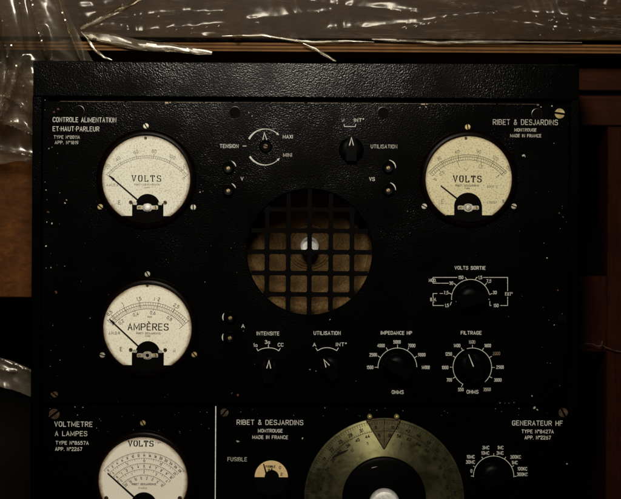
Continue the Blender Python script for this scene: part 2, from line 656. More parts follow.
def letters(parent, s, x0, x1, py, h, mat='white', t=None, rel=None, y=-0.15, label=None):
    """a line of engraved lettering between two photo columns"""
    ax, az = P(x0, py)
    bx, _ = P(x1, py)
    mb = MB()
    text(mb, s, (ax + bx) / 2, az, h, width=bx - ax, t=t if t else max(0.27, h * .07), y=y, jitter=0.012)
    o = mb.build('lettering', M[mat], parent)
    if label:
        o['label'] = label
    return o


# ------------------------------------------------------------------ small hardware
def screw_mb(cx, cz, r, h=1.4, slot=0.0, y=0.0, slot_w=0.42):
    """slotted cheese-head screw: two half heads with a real slot between them over a low base"""
    mb = MB()
    sw = r * slot_w
    ca, sa = math.cos(R(slot)), math.sin(R(slot))
    for s in (1, -1):
        a0 = math.asin(min(.95, sw / 2 / r))
        for k, (rr, yy0, yy1) in enumerate(((r, y - h * .7, y - h * .25), (r * .86, y - h, y - h * .7))):
            pts = []
            a0 = math.asin(min(.95, sw / 2 / rr))
            for i in range(11):
                a = a0 + (math.pi - 2 * a0) * i / 10
                px, pz = rr * math.cos(a), rr * math.sin(a) * s
                pts.append((cx + px * ca + pz * sa, cz - px * sa + pz * ca))
            mb.prism(pts, yy0, yy1)
    mb.alt = len(mb.f)
    mb.lathe(cx, cz, [(r * .98, y - h * .25), (r * .98, y)], 20)
    return mb


def screw(parent, px, py, r, mat, slot=20, h=1.4, y=0.0, name='screw', label=None):
    x, z = P(px, py)
    o = screw_mb(x, z, r, h, slot, y).build(name, M[mat], parent, (x, y, z))
    if label:
        o['label'] = label
    return o


# ================================================================== CABINET
SZ = 410.0                                                   # how far the cabinet goes below the picture's centre
cx0, ctop = P(32.5, 60)
cx1, _ = P(580, 64)
cab = empty('equipment_cabinet', 'black crinkle painted steel cabinet framing the dark instrument panels', 'cabinet', (0, 100, -SZ))
gz = P(310, 99)[1]                                           # groove under the top rail
mb = MB()                                                     # sloping top rail
rail = [(-1.0, gz + 3.2), (3.5, gz + 3.2), (9.0, ctop - 1.2), (10.5, ctop), (230, ctop)]
prof = [(5.8, gz + 1.4), (4.9, gz + 2.6), (5.2, ctop - 1.3), (6.4, ctop), (40, ctop), (40, gz + 1.4)]
v = [(x, y, z) for x in (cx0, cx1) for y, z in prof]
n = len(prof)
f = [tuple(range(n)), tuple(range(2 * n - 1, n - 1, -1))] + [(i, n + i, n + (i + 1) % n, (i + 1) % n) for i in range(n)]
mb.add(v, f)
mb.build('top_rail', M['crinkle'], cab)
mb = MB()
mb.box(cx0, cx1, ctop - 1.5, ctop - .05, 40.2, 260)
mb.build('top_sheet', M['crinkle'], cab)
for x0, x1 in ((cx0, cx0 + 9.5), (cx1 - 9.5, cx1)):
    MB().box(x0, x1, -SZ, gz + 1.2, 1.5, 40, .8).build('side_rail', M['crinkle'], cab)
    MB().box(x0 + (.1 if x0 == cx0 else 8), x1 - (8 if x0 == cx0 else .1), -SZ, ctop - 1.8, 40.2, 260).build('side_sheet', M['crinkle'], cab)
MB().box(cx0 + 10, cx1 - 10, -SZ, gz + 1.1, 114, 115).build('rear_tray', M['dark'], cab)
MB().box(cx0 + 9.6, cx1 - 9.6, -SZ, -SZ + 20, 1.5, 40, .8).build('bottom_rail', M['crinkle'], cab)
# rubbed bare metal along the front top edge
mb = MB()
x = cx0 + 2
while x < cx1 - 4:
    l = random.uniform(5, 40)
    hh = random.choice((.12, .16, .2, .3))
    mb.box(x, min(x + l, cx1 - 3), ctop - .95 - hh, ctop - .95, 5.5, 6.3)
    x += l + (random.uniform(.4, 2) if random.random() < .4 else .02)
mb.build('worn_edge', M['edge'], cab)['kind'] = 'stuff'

# ================================================================== PANELS
px_l, px_r = cx0 + 10.2, cx1 - 10.2
p1_top = P(310, 102)[1]
p1_bot = P(310, 404.2)[1]
p2_top = P(310, 406.2)[1]
p2_bot = -SZ + 22
xdiv0 = P(214.0, 450)[0]
xdiv1 = P(215.2, 450)[0]

ctl = empty('instrument_panel', 'wide upper black panel with three dials and a round gridded speaker opening', 'instrument panel', (0, 0, p1_bot))
vtm = empty('instrument_panel', 'narrow lower left black panel with one multi-scale volts dial', 'instrument panel', ((px_l + xdiv0) / 2, 0, p2_bot))
gen = empty('instrument_panel', 'lower right black panel with the large brass ring dial and fuse gauge', 'instrument panel', ((px_r + xdiv1) / 2, 0, p2_bot))


def plate(x0, x1, z0, z1, hole=None, ch=1.0, th=3.0):
    mb = MB()
    if hole is None:
        return mb.box(x0, x1, z0, z1, 0, th, ch)
    hx, hz, hr = hole
    ang = [2 * math.pi * i / 96 for i in range(96)]
    for a, b in ((x0, z0), (x1, z0), (x1, z1), (x0, z1)):
        ang.append(math.atan2(b - hz, a - hx) % (2 * math.pi))
    ang = sorted(ang)

    def ray(a, i):
        c, s = math.cos(a), math.sin(a)
        k = min(((x1 - i - hx) / c if c > 1e-9 else (x0 + i - hx) / c if c < -1e-9 else 1e9),
                ((z1 - i - hz) / s if s > 1e-9 else (z0 + i - hz) / s if s < -1e-9 else 1e9))
        return (hx + c * k, hz + s * k)
    rings = [([(hx + hr * math.cos(a), hz + hr * math.sin(a)) for a in ang], th),
             ([(hx + hr * math.cos(a), hz + hr * math.sin(a)) for a in ang], .7),
             ([(hx + (hr + .7) * math.cos(a), hz + (hr + .7) * math.sin(a)) for a in ang], 0),
             ([ray(a, ch) for a in ang], 0), ([ray(a, 0) for a in ang], ch), ([ray(a, 0) for a in ang], th)]
    n = len(ang)
    v, f = [], []
    for pts, y in rings:
        v += [(x, y, z) for x, z in pts]
    for k in range(5):
        for i in range(n):
            j = (i + 1) % n
            f.append((k * n + i, k * n + j, (k + 1) * n + j, (k + 1) * n + i))
    for i in range(n):
        j = (i + 1) % n
        f.append((5 * n + i, 5 * n + j, j, i))
    return mb.add(v, f)


SPX, SPZ = P(309.5, 252)
SPR = 63.0
plate(px_l, px_r, p1_bot, p1_top, (SPX, SPZ, SPR)).build('face_plate', M['crinkle'], ctl, (0, 0, 0))
plate(px_l, xdiv0, p2_bot, p2_top).build('face_plate', M['crinkle'], vtm, (0, 0, 0))
plate(xdiv1, px_r, p2_bot, p2_top).build('face_plate', M['crinkle'], gen, (0, 0, 0))

# bright strip painted in for the lit edge of the lower right plate, where it meets its neighbour
MB().box(xdiv1 - .1, xdiv1 + .75, p2_bot + 2, p2_top - .6, -.25, .6).build('lit_edge', M['silver'], gen)
# rubbed top edge of the upper plate
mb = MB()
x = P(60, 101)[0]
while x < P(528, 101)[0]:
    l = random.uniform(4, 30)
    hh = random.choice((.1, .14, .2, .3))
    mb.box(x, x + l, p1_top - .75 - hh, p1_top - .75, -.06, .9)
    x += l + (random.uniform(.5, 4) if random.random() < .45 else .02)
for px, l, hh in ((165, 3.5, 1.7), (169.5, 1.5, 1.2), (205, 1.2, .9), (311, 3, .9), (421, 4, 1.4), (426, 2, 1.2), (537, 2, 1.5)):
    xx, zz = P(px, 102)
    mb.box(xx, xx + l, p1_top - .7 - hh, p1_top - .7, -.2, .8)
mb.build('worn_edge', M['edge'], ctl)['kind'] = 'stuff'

# rimmed holes in a row along the top of the upper plate, brass corner screws
for px, py in ((79, 111), (235, 112), (383, 112.5), (537, 114)):
    x, z = P(px, py)
    o = MB().lathe(x, z, [(4.3, -.1), (5.2, -1.1), (5.6, -1.0), (5.9, 0)], 36, cap=False).build('hole_rim', M['gloss'], ctl, (x, 0, z), smooth=True)
    MB().lathe(x, z, [(.01, -.1), (4.3, -.1)], 30).build('hole_shade', M['matte'], o)  # black disc paints the dark inside the hole
screw(ctl, 559.5, 113.6, 5.0, 'brass', 8, 2.2)
screw(ctl, 49, 114, 4.6, 'matte', 70, 1.4)
screw(ctl, 562, 318, 4.2, 'matte', 70, 1.6)
screw(vtm, 54.5, 414, 5.2, 'darkbrass', -38, 1.8)
screw(vtm, 55, 394.5, 3.0, 'darkbrass', 40, 1.0)
screw(gen, 224.5, 412.5, 4.0, 'darkbrass', -50, 1.6)
screw(gen, 563, 412.5, 4.6, 'darkbrass', 62, 1.8)


# ================================================================== METERS
def meter(parent, px, py, r, mat, pivot, flat_py, notch, label, kind, screws, bar=True):
    cx, cz = P(px, py)
    pvx, pvz = P(*pivot)
    bz = MB().lathe(cx, cz, [(r + .6, -1.2), (r + .9, -3.4), (r + 1.7, -4.2), (r + 4.0, -4.0), (r + 5.6, -3.0), (r + 6.6, -1.2), (r + 6.8, 0)], 72, cap=False)
    o = bz.build('panel_meter', M['bezel'], parent, (cx, 0, cz), smooth=True)
    o['label'] = label
    MB().lathe(cx, cz, [(r + 1.0, -1.5), (r + 1.0, -.2)], 72).build('dial_face', M[mat], o, (cx, -1.5, cz))
    yk = -1.56
    ink = MB()

    def A(p, q):
        return P(p, q)

    def sc(rad, a0, a1, t, n=40):
        ink.stroke(arc(pvx, pvz, rad, a0, a1, n), t, yk)

    def ticks(r0, r1, angs, t):
        for a in angs:
            s, c = math.sin(R(a)), math.cos(R(a))
            ink.stroke([(pvx + r0 * s, pvz + r0 * c), (pvx + r1 * s, pvz + r1 * c)], t, yk - .015)

    def num(s, rad, a, h, t=None, sq=.85):
        text(ink, s, pvx + rad * math.sin(R(a)), pvz + rad * math.cos(R(a)), h, t=t or h * .085, y=yk, rot=a, squash=sq)

    lin = lambda a, b, n: [a + (b - a) * i / n for i in range(n + 1)]
    big = MB()
    if kind == 'volts_a':
        sc(51.8, -51, 51, .16)
        sc(49.6, -51, 51, .16)
        ticks(49.6, 51.8, lin(-51, 51, 42), .13)
        ticks(47.6, 52.8, (-51, 51), .2)
        for s, a in (('20', -44), ('40', -31), ('60', -11.5), ('80', 7), ('100', 26), ('120', 43)):
            num(s, 56.6, a, 3.2, .2)
            ticks(49.6, 53.6, (a,), .17)
        num('10', 46.8, 51, 2.4, .15)
        text(big, 'VOLTS', *A(146.6, 178.5), 5.8, width=28.5, t=.52, y=yk, contrast=.5, serif=True, gap=3.4)
        text(ink, 'A.M.Ω.A', *A(112.5, 185), 2.3, t=.17, y=yk)
        text(ink, 'RIBET DESJARDINS', *A(147, 184.6), 1.5, width=25, t=.13, y=yk)
        text(ink, 'PARIS', *A(147, 187.6), 1.2, width=5, t=.1, y=yk)
        text(ink, 'E', *A(119.5, 202.5), 3.6, t=.28, y=yk, squash=.9)
    elif kind == 'amperes':
        sc(52.2, -50, 50, .18)
        sc(49.4, -50, 50, .18)
        sc(45.6, -50, 50, .18)
        ticks(49.4, 52.2, lin(-50, 50, 36), .14)
        ticks(45.6, 49.4, lin(-50, 50, 50), .13)
        ticks(45.0, 53.6, (-50, 50), .2)
        for s, a in (('0,5', -43), ('1', -27), ('1,5', -9.5), ('2', 11), ('2,5', 30)):
            num(s, 56.4, a, 3.1, .24)
            ticks(47, 54.2, (a,), .2)
        ticks(54.6, 57.6, (6.5,), .2)
        for s, a in (('0,2', -39.5), ('0,4', -17), ('0,6', 6.5), ('0,8', 30.5), ('1', 50)):
            num(s, 42.0, a, 3.0, .22)
            ticks(43.9, 46, (a,), .18)
        text(big, 'AMPÈRES', *A(148.3, 326.8), 6.3, width=40, t=.55, y=yk, contrast=.3)
        text(ink, 'J.M.Ω.R', *A(114.5, 333), 2.3, t=.2, y=yk)
        text(ink, 'MAX.', *A(150, 316.8), 1.4, t=.16, y=yk)
        text(ink, 'RIBET DESJARDINS', *A(148.5, 333.3), 1.6, width=24, t=.15, y=yk)
        text(ink, 'PARIS', *A(148, 336), 1.3, width=5, t=.12, y=yk)
        text(ink, 'E', *A(121.3, 349), 3.6, t=.28, y=yk, squash=.9)
        text(ink, 'H', *A(174.5, 351), 3.0, t=.16, y=yk, squash=.8)
    elif kind == 'volts_b':
        sc(52.2, -49, 48, .2)
        sc(50.0, -49, 48, .2)
        sc(47.0, -49, 48, .2)
        ticks(50.0, 52.2, lin(-49, 48, 48), .16)
        ticks(47.0, 50.0, lin(-49, 48, 36), .14)
        for s, a in (('30', -31), ('60', -11), ('90', 11), ('120', 29), ('150', 46)):
            num(s, 56.2, a, 3.0, .19)
            ticks(46, 53.5, (a,), .18)
        for s, a in (('0', -50), ('0,5', -38), ('1', -13), ('1,5', 17), ('2', 44)):
            num(s, 42.5, a, 2.8, .19)
        ticks(44.0, 47.5, (-38, -13, 17, 44), .2)
        text(big, 'VOLTS', *A(467.2, 179), 6.0, width=27.5, t=.62, y=yk, contrast=.4, serif=True, gap=3.2)
        text(ink, 'RIBET DESJARDINS', *A(467, 185.6), 1.6, width=23, t=.17, y=yk)
        text(ink, 'PARIS', *A(467, 188.4), 1.3, width=5, t=.13, y=yk)
        text(ink, 'E', *A(442.5, 201.5), 3.6, t=.2, y=yk, squash=.9)
        text(ink, '2000 Ω', *A(492, 186.5), 2.0, t=.15, y=yk)
        text(ink, 'N.8657', *A(491.5, 202.5), 2.0, t=.14, y=yk)
        ax, az = A(466, 169.5)
        ink.stroke([(ax - 2, az + 1), (ax, az - 1), (ax + 2, az + 1)], .2, yk)
    else:
        spec = ((53.0, 49, 17, 8), (47.0, 47, 9, 3), (41.8, 47, 11, 6), (36.0, 47, 7, 4), (30.2, 45, 8, 3))
        for rad, am, nl, sub in spec:
            sc(rad, -am, am, .16)
            ticks(rad - 1.5, rad, lin(-am, am, (nl - 1) * 4), .13)
            ticks(rad - 2.0, rad + .2, lin(-am, am, nl - 1), .2)
        for i, a in enumerate(lin(-46, 46, 14)):
            num(str(i * 2), 49.7, a, 2.0, .26)
        for i, a in enumerate(lin(-44, 44, 4)):
            num(str(i * 5), 44.2, a, 2.0, .2)
        for i, a in enumerate(lin(-44, 44, 10)):
            num(str(i), 38.7, a, 2.1, .26)
        for i, a in enumerate(lin(-43, 43, 4)):
            num(str(i), 33.2, a, 2.2, .2)
        for i, a in enumerate(lin(-42, 42, 7)):
            num(('20', '15', '10', '5', '2', '0', '5', '10')[i], 26.8, a, 2.1, .22)
        text(big, 'VOLTS', *A(141, 443.4), 5.3, width=24.5, t=.62, y=yk, contrast=.5, serif=True, gap=2.6)
        text(ink, '~ EFF.', *A(158.5, 442.6), 1.3, width=6, t=.16, y=yk)
        text(ink, 'RIBET DESJARDINS', *A(144, 484), 1.7, width=24, t=.2, y=yk)
        text(ink, 'PARIS', *A(143, 488), 1.7, width=8, t=.13, y=yk)
    ink.build('scale_markings', M['brownink' if kind in ('volts_d', 'volts_b') else 'fadedink' if kind == 'volts_a' else 'ink'], o)
    big.build('lettering', M['ink'], o)
    # lower mask of the movement: chord under the dial plus the domed window
    fx, fz = P(px, flat_py)
    nx0, nx1, dome_py, dome_r, sh = notch
    hh = math.sqrt(max(1, r * r - (cz - fz) ** 2))
    pts = [(fx - hh - .5, fz)]
    ax0, _ = P(nx0, flat_py)
    ax1, shz = P(nx1, sh)
    dx, dz = P((nx0 + nx1) / 2, dome_py)
    dcz = dz - dome_r
    pts.append((ax0, fz))
    if shz < dcz - .3 or dome_r < (ax1 - ax0) / 2 - .5:
        pts.append((ax0, shz))
        a0 = math.degrees(math.acos(max(-1, min(1, (shz - dcz) / dome_r))))
    else:
        a0 = 90
    pts += arc(dx, dcz, dome_r, -a0, a0, 20)
    if shz < dcz - .3 or dome_r < (ax1 - ax0) / 2 - .5:
        pts.append((ax1, shz))
    pts.append((ax1, fz))
    pts.append((fx + hh + .5, fz))
    ab = math.degrees(math.asin(min(1, (hh + .5) / (r + .6))))
    pts += arc(cx, cz, r + .55, 180 - ab, 180 + ab, 24)[1:-1]
    MB().prism(pts, -4.6, -1.4).build('movement_cover', M['matte'], o)
    if bar:
        bx, bzz = P((nx0 + nx1) / 2, bar)
        q = MB()
        out = []
        for s in (1, -1):
            out += [(bx + s * -10.5, bzz - s * -1.9) for _ in (0,)]
        pl = [(bx - 10.5, bzz - 1.5), (bx - 9.5, bzz - 2.1), (bx - 4.5, bzz - 1.9), (bx - 3.4, bzz - 3.4), (bx, bzz - 4.3), (bx + 3.4, bzz - 3.4),
              (bx + 4.5, bzz - 1.9), (bx + 9.5, bzz - 2.1), (bx + 10.5, bzz - 1.5), (bx + 10.5, bzz + 1.3), (bx + 9.5, bzz + 2),
              (bx + 4.5, bzz + 1.9), (bx + 3.2, bzz + 3.4), (bx, bzz + 4.2), (bx - 3.2, bzz + 3.4), (bx - 4.5, bzz + 1.9), (bx - 9.5, bzz + 2), (bx - 10.5, bzz + 1.3)]
        q.prism(pl, -6.4, -5.2)
        bb = q.build('pivot_bridge', M['nickel'], o)
        if kind == 'volts_a':
            MB().lathe(bx, bzz, [(.01, -9.4), (1.8, -9.2), (3.2, -8.3), (3.8, -7), (3.9, -6.4)], 24).build('pivot_cap', M['silver'], o, smooth=True)
        elif kind == 'amperes':
            MB().lathe(bx, bzz, [(1.7, -6.4), (1.8, -7.4), (3.4, -7.4), (3.7, -6.4)], 24, cap=False).build('pivot_cap', M['nickel'], o, smooth=True)
            MB().lathe(bx, bzz, [(.01, -6.5), (1.65, -6.5)], 16).build('pivot_hole', M['matte'], o)
        else:
            MB().lathe(bx, bzz, [(.01, -7.4), (2.4, -7.2), (3.1, -6.4)], 24).build('pivot_cap', M['nickel'], o, smooth=True)
        for s in (-1, 1):
            sx = bx + s * 8.2
            screw_mb(sx, bzz, 1.6, .9, 30 + 50 * s, -6.4).build('bridge_screw', M['brass'], o)
        if kind in ('volts_a', 'amperes'):
            for s in (-1, 1):
                ex, ez = bx + s * 12.6, bzz + 4.2
                MB().prism([(ex - 1.8, ez - 1.6), (ex + 1.6, ez - 1.8), (ex + 2.2, ez + .4), (ex - .4, ez + 1.6), (ex - 2.2, ez + .8)], -5.6, -4.6).build('spring_clip', M['nickel'], o)
                ex, ez = bx + s * 17.2, bzz + 5.2
                screw_mb(ex, ez, 1.9, .9, 35, -1.5).build('dial_screw', M['darkbrass'], o)
    # hand
    tipx, tipz, wid, start = dict(volts_a=(109.4, 175.2, .55, 9), amperes=(109.5, 318.5, .55, 9), volts_b=(440.5, 185.6, .6, 9), volts_d=(108, 472.5, .6, 9))[kind]
    tx, tz = P(tipx, tipz)
    d = Vector((tx - pvx, tz - pvz))
    Ln = d.length
    d.normalize()
    nv = Vector((-d.y, d.x))
    p0 = Vector((pvx, pvz))
    def pt(s, t): return tuple(p0 + d * s + nv * t)
    if kind in ('volts_a', 'amperes'):
        pts = [pt(2, -wid), pt(Ln - 7, -wid * .75), pt(Ln - 6.2, -1.0), pt(Ln, -.12), pt(Ln, .12), pt(Ln - 6.2, 1.0), pt(Ln - 7, wid * .75), pt(2, wid)]
    else:
        pts = [pt(2, -wid * 1.15), pt(Ln, -wid * .7), pt(Ln, wid * .7), pt(2, wid * 1.15)]
    MB().prism(pts, -3.3, -2.9).build('needle', M['ink'], o)
    for sx, sy, mt, sl in screws:
        screw(o, sx, sy, 2.7, mt, sl, 1.4)
    return o


meter(ctl, 146.3, 179.3, 43.3, 'dial_a', (147, 207.6), 216, (132.6, 163.6, 194, 12.0, 203.5),
      'volts meter with cream dial marked 20 to 120', 'volts_a',
      ((146, 126, 'nickel', 55), (100.3, 206.8, 'brass', 40), (193.3, 207.2, 'nickel', 88)), bar=207.6)
meter(ctl, 147.6, 328, 43.4, 'dial_b', (148, 354.5), 365, (132.3, 164, 341, 12.2, 352.5),
      'ampere meter with cream dial', 'amperes',
      ((147.5, 274, 'nickel', 60), (102.5, 355, 'nickel', 15), (194.3, 354.5, 'brass', 50)), bar=355)
meter(ctl, 468.5, 179, 42.4, 'dial_c', (467.6, 207), 215.2, (454, 481.4, 192.8, 13.7, 207),
      'volts meter with yellowed speckled dial', 'volts_b',
      ((467.6, 127, 'brass', 80), (424.2, 206.3, 'nickel', 30), (513.8, 206.3, 'nickel', 20)), bar=207.8)
meter(vtm, 143.3, 480.6, 43.8, 'dial_d', (144, 505), 517, (129, 159, 492, 13.2, 507),
      'volts meter with five curved scales', 'volts_d', ((143, 423, 'brass', 60),), bar=508)
vm = [o for o in vtm.children if o.name.startswith('panel_meter')][0]
for sx in (106.5, 180):
    x, z = P(sx, 498)
    screw_mb(x, z, 2.2, 1.0, 30, -1.5).build('dial_screw', M['darkbrass'], vm)

# little lock screws in the dial rims
for mo, px, py in ((0, 145.8, 138), (1, 147.5, 285.3), (2, 465.7, 138.3), (2, 503, 201)):
    mt = [o for o in ctl.children if o.name.startswith('panel_meter')][mo]
    x, z = P(px, py)
    screw_mb(x, z, 1.5, .8, 20 + 30 * mo, -1.5).build('dial_screw', M['darkbrass' if py != 201 else 'nickel'], mt)

# ================================================================== LOUDSPEAKER
CX, CZ = SPX, SPZ + 6.0
sp = MB().lathe(CX, CZ, [(70, 38.0), (66, 41.0), (63, 45.0), (61, 49.0), (59, 49.5), (27, 90.0), (25, 91.6), (24, 90.4), (22.5, 92.2), (21, 90.8), (19.5, 92.6), (18, 91.4), (14, 94.0), (10, 94.0)], 72, cap=False)
spk = sp.build('loudspeaker', M['cone'], ctl, (CX, 40, CZ), smooth=True)
MB().lathe(CX, CZ, [(.01, 74.0), (4, 74.6), (7, 76.4), (9.4, 68), (10, 86.0), (10, 82)], 36).build('dust_cap', M['silver'], spk, smooth=True)
MB().lathe(CX, CZ, [(71, 37.9), (72, 98.0), (10, 98.0), (9, 94.2)], 48, cap=False).build('basket', M['dark'], spk)
gri = MB().lathe(SPX, SPZ, [(SPR - .4, 1.3), (SPR + .2, .9), (SPR + 2.4, 3.2), (SPR + 2.4, 3.6), (SPR - .4, 3.4)], 72, cap=False).build('speaker_grille', M['matte'], ctl, (SPX, 2, SPZ))
pitch, bw = 21.25, 4.7
for k in range(-2, 3):
    L2 = math.sqrt((SPR + .2) ** 2 - (abs(k * pitch) + bw / 2) ** 2)
    MB().box(SPX - L2, SPX + L2, SPZ + k * pitch - bw / 2, SPZ + k * pitch + bw / 2, 1.2, 2.7, .3).build('grille_bar', M['matte'], gri)
    MB().box(SPX + k * pitch - bw / 2, SPX + k * pitch + bw / 2, SPZ - L2, SPZ + L2, 1.24, 2.66, .3).build('grille_bar', M['matte'], gri)
mb = MB()
for i in range(-2, 3):                       # small fillets where the bars cross
    for j in range(-2, 3):
        x, z = SPX + i * pitch, SPZ + j * pitch
        h2, q = bw / 2, bw / 2 + 1.3
        mb.prism([(x - q, z - h2), (x - h2, z - q), (x + h2, z - q), (x + q, z - h2), (x + q, z + h2), (x + h2, z + q), (x - h2, z + q), (x - q, z + h2)], 1.5, 2.4)
mb.build('crossing_fillet', M['matte'], gri)['kind'] = 'stuff'

# ================================================================== ENGRAVING, KNOBS, SOCKETS
T = letters
T(ctl, 'CONTROLE ALIMENTATION', 53, 116, 119.6, 4.4)
T(ctl, 'ET·HAUT·PARLEUR', 53, 99, 128.7, 4.3)
T(ctl, 'TYPE N°8011A', 54, 79.7, 137, 2.9, 'worn')
T(ctl, 'APP. N°1819', 55, 78.4, 142.4, 2.9, 'worn')
T(ctl, 'RIBET & DESJARDINS', 493.2, 557.6, 122, 4.9, 'worn')
T(ctl, 'MONTROUGE', 514.6, 536.3, 129.9, 2.8, 'worn')
T(ctl, 'MADE IN FRANCE', 510.3, 541, 135.6, 2.8, 'worn')
T(ctl, 'TENSION', 220, 238.2, 146, 3.4)
T(ctl, 'MAXI', 283, 292.6, 136.6, 3.3)
T(ctl, 'MINI', 283.4, 291.6, 154.9, 3.2, 'worn')
T(ctl, 'V', 240.9, 243.2, 178.6, 3.2)
T(ctl, 'V', 341.6, 344.2, 120.3, 3.0, 'worn')
T(ctl, 'INT°', 354.2, 363.8, 120, 3.0)
T(ctl, 'UTILISATION', 371, 397, 146.4, 3.4, 'worn')
T(ctl, 'VS', 369.4, 374.6, 179, 3.3)
T(ctl, 'A', 241.6, 244.4, 326, 3.3)
T(ctl, 'INTENSITE', 256.9, 279.1, 333.4, 3.3)
T(ctl, 'UTILISATION', 313.9, 340.4, 333, 3.3)
T(ctl, '1a', 253.4, 257.2, 345, 3.2)
T(ctl, '3a', 265.1, 269.7, 342, 3.2)
T(ctl, 'CC', 278, 283.2, 344.7, 3.2)
T(ctl, 'A', 312.9, 315.9, 344.7, 3.2)
T(ctl, 'INT°', 336.2, 346.4, 344.4, 3.2)
T(ctl, 'IMPEDANCE HP', 381, 411.8, 332.8, 3.1)
T(ctl, 'OHMS', 392, 403.4, 392.1, 3.3)
T(ctl, 'FILTRAGE', 461, 481.3, 332.8, 3.1)
T(ctl, 'OHMS', 466.8, 478.2, 391.8, 3.2)
T(ctl, 'VOLTS SORTIE', 454.8, 485.2, 267.8, 3.1)
T(vtm, 'VOLTMETRE', 54.7, 92.2, 424.1, 4.6)
T(vtm, 'A LAMPES', 55.2, 87, 433.5, 4.4)
T(vtm, 'TYPE N°8657A', 55.9, 88.4, 442.8, 3.2)
T(vtm, 'APP. N°2267', 55.4, 81.9, 449, 3.2)
T(gen, 'RIBET & DESJARDINS', 237, 303, 422.2, 4.5)
T(gen, 'MONTROUGE', 258.2, 282.4, 430.7, 3.1)
T(gen, 'MADE IN FRANCE', 252.6, 287.7, 437.1, 3.1)
T(gen, 'FUSIBLE', 227.8, 246.7, 459.2, 3.6, 'worn')
T(gen, 'GENERATEUR HF', 512.3, 562.4, 423, 4.4)
T(gen, 'TYPE N°8427A', 521.8, 553.4, 431.4, 3.2)
T(gen, 'APP. N°2267', 524.8, 550.6, 437.5, 3.2)


def scale_lines(parent, strokes, t=.29, mat='white', name='scale_line'):
    mb = MB()
    for i, s in enumerate(strokes):
        mb.stroke([P(a, b) for a, b in s] if not isinstance(s, tuple) else s[1], t, -.15 - .012 * i)
    return mb.build(name, M[mat], parent)


def parc(px, py, r, a0, a1, n=32):
    x, z = P(px, py)
    return ('w', arc(x, z, r, a0, a1, n))


def lab(parent, s, px, py, h=2.9, mat='white', rel=.8):
    x, z = P(px, py)
    mb = MB()
    text(mb, s, x, z, h * 1.04, t=.235, squash=rel * .92, jitter=.015)
    return mb.build('lettering', M[mat], parent)


def radial(px, py, r0, r1, angs):
    x, z = P(px, py)
    return [('w', [(x + r0 * math.sin(R(a)), z + r0 * math.cos(R(a))), (x + r1 * math.sin(R(a)), z + r1 * math.cos(R(a)))]) for a in angs]


# speaker impedance switch
scale_lines(ctl, [parc(397.4, 367.4, 19.4, -92, 88, 40)] + radial(397.4, 367.4, 19.9, 22.6, (-90, -60, -30, 0, 30, 60)))
for s, px, py in (('1500', 370, 367.4), ('2500', 373.2, 354.8), ('4000', 381, 345.6), ('5000', 397, 342), ('7000', 411.6, 345.6), ('9000', 421.8, 354.8), ('14000', 425.6, 367.4)):
    lab(ctl, s, px, py, rel=.68 if len(s) > 4 else .72)
# smoothing filter switch
scale_lines(ctl, [parc(472.3, 367.3, 19.3, -151, -26, 32), parc(472.3, 367.3, 19.3, -16, 139, 40)] + radial(472.3, 367.3, 19.8, 22.2, (-151, -120, -90, -60, -30, 0, 30, 60, 90, 118)))
for s, px, py, mt in (('550', 460.8, 389.5, 'white'), ('700', 449.2, 380, 'white'), ('1000', 445, 367.5, 'white'), ('1250', 448.6, 354, 'white'), ('1400', 457, 345.6, 'white'),
                      ('1600', 472, 342, 'worn'), ('1800', 487.6, 345.6, 'white'), ('2000', 496.4, 353.5, 'edge'), ('2500', 500, 367.2, 'white'), ('3000', 497.8, 380, 'white'), ('3500', 487, 389.5, 'worn')):
    lab(ctl, s, px, py, mat=mt, rel=.72)
# output volts switch with its brackets
scale_lines(ctl, [parc(470.6, 298.5, 19.1, -94, -62, 10), parc(470.6, 298.5, 19.1, -61, 76, 36),
                  [(433, 279), (433, 277.4), (457, 277.4)], [(465.2, 277.4), (467.4, 280)], [(433, 281.6), (433, 283.2), (448.4, 283.2)], [(454, 283.4), (456.4, 285.4)],
                  [(433, 297.6), (433, 293.6), (437, 293.5)], [(440, 293.5), (442.6, 293.5)], [(449, 293), (452, 294.4)], [(433, 301.5), (433, 305.5), (443.4, 305.5)], [(450.2, 305), (451.4, 302)],
                  [(475.4, 279.6), (476.4, 277.4), (477.4, 277.4)], [(483.4, 277.4), (507.6, 277.4), (507.6, 290.8)], [(507.6, 297), (507.6, 305.5), (500.6, 305.5)], [(491.2, 305.5), (489.8, 305.5), (489.8, 301.4)],
                  [(484.6, 285.4), (486.6, 283.2)], [(489.6, 294.6), (492, 293.4)]])
for s, px, py in (('MOD.', 432.6, 280.3), ('150', 460.8, 277.4), ('30', 451.2, 283.2), ('7,5', 446, 292.6), ('1,5', 446.8, 305.4), ('B.M.', 433.4, 299.4),
                  ('1,5', 480.2, 277.4), ('7,5', 488.8, 281), ('30', 494.8, 292.5), ('150', 496, 305.5), ('EXT°', 508.8, 294)):
    lab(ctl, s, px, py, 2.8, rel=.8)
# wave range switch of the generator
scale_lines(gen, [parc(493.6, 476.2, 20.2, -92, 92, 40)] + radial(493.6, 476.2, 20.6, 22.6, (-90, -64, -32, 0, 32, 62, 90)))
for s, px, py in (('0', 471.4, 471), ('10MC', 470.6, 456.8), ('30MC', 470.4, 462), ('3MC', 485.8, 447.6), ('10MC', 485.2, 453), ('1MC', 500.4, 447.6), ('3MC', 500, 453),
                  ('300KC', 515.6, 457), ('1MC', 514.6, 462.6), ('100KC', 522.3, 468.8), ('300KC', 522.3, 474.4)):
    lab(gen, s, px, py, 3.0, rel=.78)
